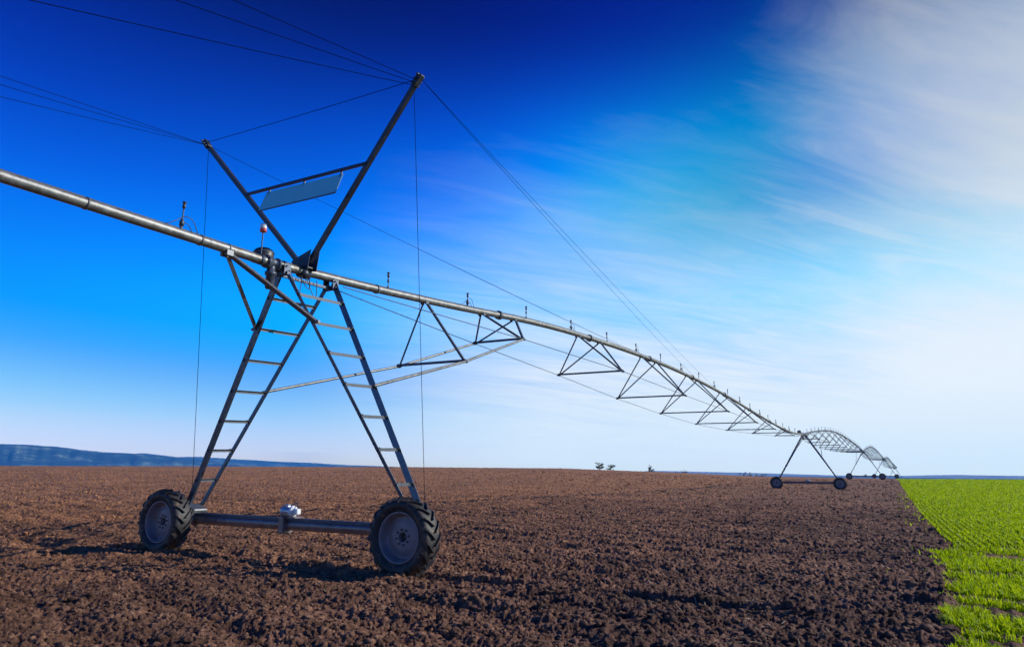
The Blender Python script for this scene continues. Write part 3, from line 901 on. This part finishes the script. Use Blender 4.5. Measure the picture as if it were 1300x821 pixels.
def tree(name, px, ytop, wpx, label, cat, trunk_k=.35, dens=260, mat='crown', group=None, D=300):
    p = at_dist(px, 600, D); z0 = gz(p.x, p.y)
    hgt = at_dist(px, ytop, D).z - z0; wid = wpx * D / F_PX
    T = empty(name, (p.x, p.y, z0), label, cat, group)
    c = Vector((p.x, p.y, z0)); m = MB()
    rt = random.Random(int(px * 7))
    m.tube([c - Vector((0, 0, .3)), c + Vector((.05, 0, hgt * trunk_k)), c + Vector((.0, .1, hgt * .8))], .1, 7, True, [hgt * .035, hgt * .026, hgt * .008])
    tips = []
    for k in range(11 if trunk_k > .1 else 6):
        a = rt.uniform(0, 6.28); zs_ = hgt * rt.uniform(trunk_k * .7, .72)
        ln_ = wid * rt.uniform(.28, .50)
        s0 = c + Vector((0, 0, zs_)); e = s0 + Vector((math.cos(a) * ln_, math.sin(a) * ln_, hgt * rt.uniform(.08, .28)))
        e.z = min(e.z, c.z + hgt * .97)
        md = (s0 + e) / 2 + Vector((0, 0, hgt * .03))
        m.tube([s0, md, e], .05, 5, True, [hgt * .014, hgt * .009, hgt * .003]); tips.append(e); tips.append(md)
    tips.append(c + Vector((0, 0, hgt * .9)))
    m.build('trunk', M['bark'], T)
    # leaf clumps
    m = MB()
    for t in tips:
        rr = wid * rt.uniform(.09, .17)
        for q in range(int(dens / len(tips))):
            d = Vector((rt.gauss(0, 1), rt.gauss(0, 1), rt.gauss(0, .7))) * rr * .62
            o_ = t + d; s_ = hgt * rt.uniform(.018, .035)
            a_ = Vector((rt.gauss(0, 1), rt.gauss(0, 1), rt.gauss(0, 1))).normalized(); b_ = a_.orthogonal().normalized()
            m.add([o_ - a_ * s_, o_ + b_ * s_ * .6, o_ + a_ * s_, o_ - b_ * s_ * .6], [(0, 1, 2, 3)])
    m.build('crown', M[mat], T)
    return T
gT = 'trees and bushes along the field horizon'
tree('tree', 761, 586.6, 10.5, 'taller of the two bare round trees side by side on the horizon', 'tree', .45, 1100, group=gT)
tree('tree', 775.8, 589.6, 10, 'lower and wider of the two round trees on the horizon', 'tree', .45, 1000, group=gT)
tree('tree', 824.6, 589.2, 4.5, 'slim upright tree alone beside a low dark bush', 'tree', .35, 900, group=gT)
tree('bush', 829.8, 594.8, 8, 'low dark bush at the foot of the slim tree', 'bush', .1, 900, group=gT)
tree('bush', 859.5, 597.4, 4, 'tiny faint bush left of the dark bush pair on the slope', 'bush', .1, 260, group=gT)
tree('bush', 868.5, 595.8, 8, 'dark rounded bush on the slope between slim tree and green bushes', 'bush', .12, 800, group=gT)
tree('bush', 888, 599.4, 4.5, 'small dark bush right of the rounded bush on the slope', 'bush', .1, 420, group=gT)
for px, yt, ww, lb in ((939, 599.2, 4.5, 'leftmost green bush of the row before the pale hills'), (943.5, 600.2, 3.5, 'second green bush from the left in the row, small'),
                       (947, 598.3, 4.5, 'tallest green bush of the row before the pale hills'), (952, 598.8, 6, 'broad green bush right of the tallest one in the row'),
                       (960, 600.8, 6.5, 'flat low green bush in the middle of the row'), (966, 600.0, 5.5, 'second green bush from the right end of the row'), (971.5, 600.8, 5.5, 'rightmost low green bush of the row by the tower wheel')):
    tree('bush', px, yt, ww, lb, 'bush', .1, 460, 'bushleaf', group=gT)

# =====================================================================
# air
# =====================================================================
HAZE = 9.8e-5
if HAZE > 0:
    m = MB(); m.box((0, 0, 130), (25600, 25600, 420))
    hz = m.build('haze', bpy.data.materials.new('haze'), None)
    tag(hz, 'thin blue haze over the distant hills', 'haze', kind='stuff')
    hm = hz.data.materials[0]; hm.use_nodes = True; nd = hm.node_tree.nodes; nd.clear()
    o_ = nd.new('ShaderNodeOutputMaterial'); pv = nd.new('ShaderNodeVolumePrincipled')
    pv.inputs['Color'].default_value = (.06, .37, 1., 1); pv.inputs['Density'].default_value = HAZE; pv.inputs['Anisotropy'].default_value = 0.
    hm.node_tree.links.new(pv.outputs[0], o_.inputs['Volume'])

# =====================================================================
# sun and sky
# =====================================================================
sun_dir = Vector((.80, .60, 0)).normalized()
EL = R_(26)
SD = Vector((sun_dir.x * math.cos(EL), sun_dir.y * math.cos(EL), math.sin(EL)))
sl = bpy.data.lights.new('sun', 'SUN'); sl.energy = 4.8; sl.angle = R_(.53); sl.color = (1, .93, .84)
so = bpy.data.objects.new('sun', sl); COL.objects.link(so); so.rotation_euler = (-SD).to_track_quat('-Z', 'Y').to_euler()
so.location = (30, 10, 40)

w = bpy.data.worlds.new('World'); S.world = w; w.use_nodes = True
nd = w.node_tree.nodes; ln = w.node_tree.links
bg = nd['Background']; bg.inputs['Strength'].default_value = .10
sky = nd.new('ShaderNodeTexSky'); sky.sky_type = 'NISHITA'; sky.sun_disc = False
sky.sun_elevation = EL; sky.sun_rotation = math.atan2(SD.x, SD.y)
sky.altitude = 600; sky.air_density = 1.0; sky.dust_density = .35; sky.ozone_density = 3.0
def vscale(src, k):
    n = nd.new('ShaderNodeVectorMath'); n.operation = 'SCALE'; n.inputs['Scale'].default_value = k; ln.new(src, n.inputs[0]); return n.outputs[0]
def vscale2(src, k):
    n = nd.new('ShaderNodeVectorMath'); n.operation = 'SCALE'; ln.new(k, n.inputs['Scale']); ln.new(src, n.inputs[0]); return n.outputs[0]
h0 = nd.new('ShaderNodeHueSaturation'); h0.inputs['Saturation'].default_value = 1.25; ln.new(sky.outputs[0], h0.inputs['Color'])
hs = nd.new('ShaderNodeRGBCurve')
for ch, pts in enumerate((((0, 0), (.10, .0), (.14, .025), (.20, .10), (.30, .23), (.5, .6), (1, 1.2)),
                          ((0, 0), (.09, .016), (.12, .034), (.15, .075), (.18, .13), (.25, .24), (.35, .36), (.49, .56), (.8, .9), (1, 1.2)),
                          ((0, 0), (.18, .07), (.23, .165), (.27, .31), (.314, .48), (.362, .68), (.418, .83), (.50, .94), (.65, 1.05), (1, 1.5)))):
    c = hs.mapping.curves[ch]
    while len(c.points) < len(pts): c.points.new(.5, .5)
    for p, q in zip(c.points, pts): p.location = q
hs.mapping.update()
ln.new(vscale(h0.outputs[0], .1), hs.inputs['Color'])
tc = nd.new('ShaderNodeTexCoord'); D = tc.outputs['Generated']
sx_ = nd.new('ShaderNodeSeparateXYZ'); ln.new(D, sx_.inputs[0])
def mth(op, a, b=None, c=None, clamp=False):
    n = nd.new('ShaderNodeMath'); n.operation = op; n.use_clamp = clamp
    for k, v in enumerate((a, b, c)):
        if v is None: continue
        if isinstance(v, (int, float)): n.inputs[k].default_value = v
        else: ln.new(v, n.inputs[k])
    return n.outputs[0]
def sm(v, a, b):
    n = nd.new('ShaderNodeMapRange'); n.interpolation_type = 'SMOOTHSTEP'; ln.new(v, n.inputs['Value'])
    n.inputs['From Min'].default_value = a; n.inputs['From Max'].default_value = b
    return n.outputs['Result']
dt = nd.new('ShaderNodeVectorMath'); dt.operation = 'DOT_PRODUCT'; ln.new(D, dt.inputs[0])
dt.inputs[1].default_value = ray_at(1500, 450)
ang = mth('ARCCOSINE', dt.outputs['Value'])
# the clear sky turns from violet blue to teal on the way to the sun, and darkens overhead
cen = sm(ang, R_(88), R_(48))
bump_ = mth('MULTIPLY', sm(sx_.outputs['Z'], .10, .24), sm(sx_.outputs['Z'], .58, .40))
top_ = sm(sx_.outputs['Z'], .43, .60)
gf = mth('ADD', 1., mth('MULTIPLY', mth('MULTIPLY', cen, 1.12), mth('SUBTRACT', mth('MULTIPLY', bump_, 1.0), mth('MULTIPLY', top_, .35))))
bf = mth('ADD', 1., mth('MULTIPLY', cen, mth('SUBTRACT', mth('MULTIPLY', bump_, .50), mth('MULTIPLY', top_, .30))))
gf = mth('MULTIPLY', gf, mth('ADD', 1., mth('ADD', mth('MULTIPLY', mth('MULTIPLY', mth('SUBTRACT', sm(ang, R_(52), R_(38)), mth('MULTIPLY', sm(ang, R_(38), R_(20)), 1.7)), mth('MULTIPLY', bump_, sm(sx_.outputs['Z'], .24, .38))), .55), 0.)))
bf = mth('MULTIPLY', bf, mth('SUBTRACT', 1., mth('MULTIPLY', mth('MULTIPLY', sm(ang, R_(46), R_(26)), sm(sx_.outputs['Z'], .12, .36)), .48)))
cf = nd.new('ShaderNodeCombineXYZ'); cf.inputs[0].default_value = 1; ln.new(gf, cf.inputs[1]); ln.new(bf, cf.inputs[2])
skyc = nd.new('ShaderNodeVectorMath'); skyc.operation = 'MULTIPLY'; ln.new(hs.outputs[0], skyc.inputs[0]); ln.new(cf.outputs[0], skyc.inputs[1])
# cirrus veil, on a plane high above
zc = mth('ADD', mth('MAXIMUM', sx_.outputs['Z'], 0.0), .13)
# axes along / across the streaks
ca, sa = math.cos(.35), math.sin(.35)
U_ = mth('DIVIDE', mth('ADD', mth('MULTIPLY', sx_.outputs['X'], rt0.x), mth('MULTIPLY', sx_.outputs['Y'], rt0.y)), zc)
V_ = mth('DIVIDE', mth('ADD', mth('MULTIPLY', sx_.outputs['X'], fw0.x), mth('MULTIPLY', sx_.outputs['Y'], fw0.y)), zc)
al = mth('ADD', mth('MULTIPLY', U_, ca), mth('MULTIPLY', V_, sa)); ac = mth('SUBTRACT', mth('MULTIPLY', V_, ca), mth('MULTIPLY', U_, sa))
def cvec(ka, kc, o=0.):
    c = nd.new('ShaderNodeCombineXYZ'); ln.new(mth('MULTIPLY', al, ka), c.inputs[0]); ln.new(mth('MULTIPLY', ac, kc), c.inputs[1]); c.inputs[2].default_value = o
    return c.outputs[0]
nA_ = noise(nd, ln, 1.0, 7, .55, cvec(.30, .85, .3), .7)
nB_ = noise(nd, ln, 1.0, 9, .62, cvec(1.7, 6.5, 4.), .9)
nC_ = noise(nd, ln, 1.0, 5, .5, cvec(.16, .22, 9.), .4)
# the veil thickens towards the sun's side of the sky
def angle_to(px, py):
    d_ = nd.new('ShaderNodeVectorMath'); d_.operation = 'DOT_PRODUCT'; ln.new(D, d_.inputs[0]); d_.inputs[1].default_value = ray_at(px, py)
    return mth('ARCCOSINE', d_.outputs['Value'])
Zs = sx_.outputs['Z']
cl = mth('SUBTRACT', mth('ADD', mth('MULTIPLY', nA_.outputs['Fac'], .62), mth('MULTIPLY', nB_.outputs['Fac'], .38)), .5)
f1 = mth('MULTIPLY', sm(mth('ADD', angle_to(1450, 105), mth('MULTIPLY', cl, -.50)), R_(23), R_(0)), .90)
a2 = mth('MULTIPLY', sm(angle_to(1300, 470), R_(54), R_(30)), mth('SUBTRACT', 1., mth('MULTIPLY', sm(angle_to(1120, 310), R_(15), R_(3)), .30)))
f2 = mth('MULTIPLY', mth('MULTIPLY', sm(mth('ADD', Zs, mth('MULTIPLY', cl, -.40)), .465, .06), a2), .86)
f2 = mth('MULTIPLY', f2, mth('ADD', 1., mth('MULTIPLY', cl, 1.3)), None, True)
f3 = mth('MULTIPLY', mth('MULTIPLY', sm(mth('ADD', angle_to(1300, 470), mth('MULTIPLY', cl, -.30)), R_(20), R_(4)), sm(Zs, .30, .15)), .9)
inv = mth('MULTIPLY', mth('MULTIPLY', mth('SUBTRACT', 1., f1, None, True), mth('SUBTRACT', 1., f2, None, True)), mth('SUBTRACT', 1., f3, None, True))
# thin bright streaks low at the right
nS_ = noise(nd, ln, 1.0, 6, .6, cvec(.9, 9., 21.), .8)
f4 = mth('MULTIPLY', mth('MULTIPLY', sm(nS_.outputs['Fac'], .60, .74), sm(angle_to(1280, 380), R_(24), R_(6))), .30)
inv = mth('MULTIPLY', inv, mth('SUBTRACT', 1., f4))
veil = mth('SUBTRACT', 1., inv, None, True)
mx = nd.new('ShaderNodeMix'); mx.data_type = 'RGBA'
ln.new(veil, mx.inputs['Factor']); ln.new(vscale(skyc.outputs[0], 10.), mx.inputs['A'])
cc = ramp(nd, [(0., (.74, .88, .98)), (.10, (.82, .90, .98)), (.24, (.78, .85, .94)), (.38, (.62, .68, .76)), (.56, (.57, .59, .61))])
ln.new(sx_.outputs['Z'], cc.inputs['Fac']); ln.new(vscale(cc.outputs['Color'], 10.), mx.inputs['B'])
# the air layer (the haze box) lies in front of the sky: the sky beyond it is as bright as it must be to read as this through it
ax_ = mth('ABSOLUTE', sx_.outputs['X']); ay_ = mth('ABSOLUTE', sx_.outputs['Y'])
Lp = mth('MINIMUM', mth('DIVIDE', 12800., mth('MAXIMUM', ax_, ay_)), mth('DIVIDE', 338., mth('MAXIMUM', sx_.outputs['Z'], .001)))
Lp = mth('MULTIPLY', mth('MINIMUM', Lp, 17000.), sm(sx_.outputs['Z'], -.03, -.012))
iT = mth('EXPONENT', mth('MULTIPLY', Lp, HAZE))
# pale band of light low over the horizon
lo = nd.new('ShaderNodeMix'); lo.data_type = 'RGBA'; ln.new(mth('MULTIPLY', sm(sx_.outputs['Z'], .15, .0), .36), lo.inputs['Factor'])
ln.new(mx.outputs['Result'], lo.inputs['A']); lo.inputs['B'].default_value = (4.6, 6.9, 9.2, 1)
s1 = vscale2(lo.outputs['Result'], iT)
iv = nd.new('ShaderNodeCombineXYZ'); 
for k_, v_ in enumerate((.55, 1.9, 5.6)): iv.inputs[k_].default_value = v_
s2 = vscale2(iv.outputs[0], mth('SUBTRACT', iT, 1.))
sb = nd.new('ShaderNodeVectorMath'); sb.operation = 'SUBTRACT'; ln.new(s1, sb.inputs[0]); ln.new(s2, sb.inputs[1])
mxx = nd.new('ShaderNodeVectorMath'); mxx.operation = 'MAXIMUM'; ln.new(sb.outputs[0], mxx.inputs[0]); mxx.inputs[1].default_value = (0, 0, 0)
ln.new(mxx.outputs[0], bg.inputs['Color'])

# =====================================================================
# render settings
# =====================================================================
S.render.engine = 'CYCLES'
S.view_settings.view_transform = 'Standard'; S.view_settings.look = 'None'; S.view_settings.gamma = 1; S.view_settings.exposure = 0
S.view_settings.use_curve_mapping = False
S.render.resolution_x = 1024; S.render.resolution_y = 646
S.cycles.max_bounces = 6; S.cycles.diffuse_bounces = 2; S.cycles.glossy_bounces = 2; S.cycles.transmission_bounces = 3; S.cycles.volume_bounces = 0; S.cycles.transparent_max_bounces = 6
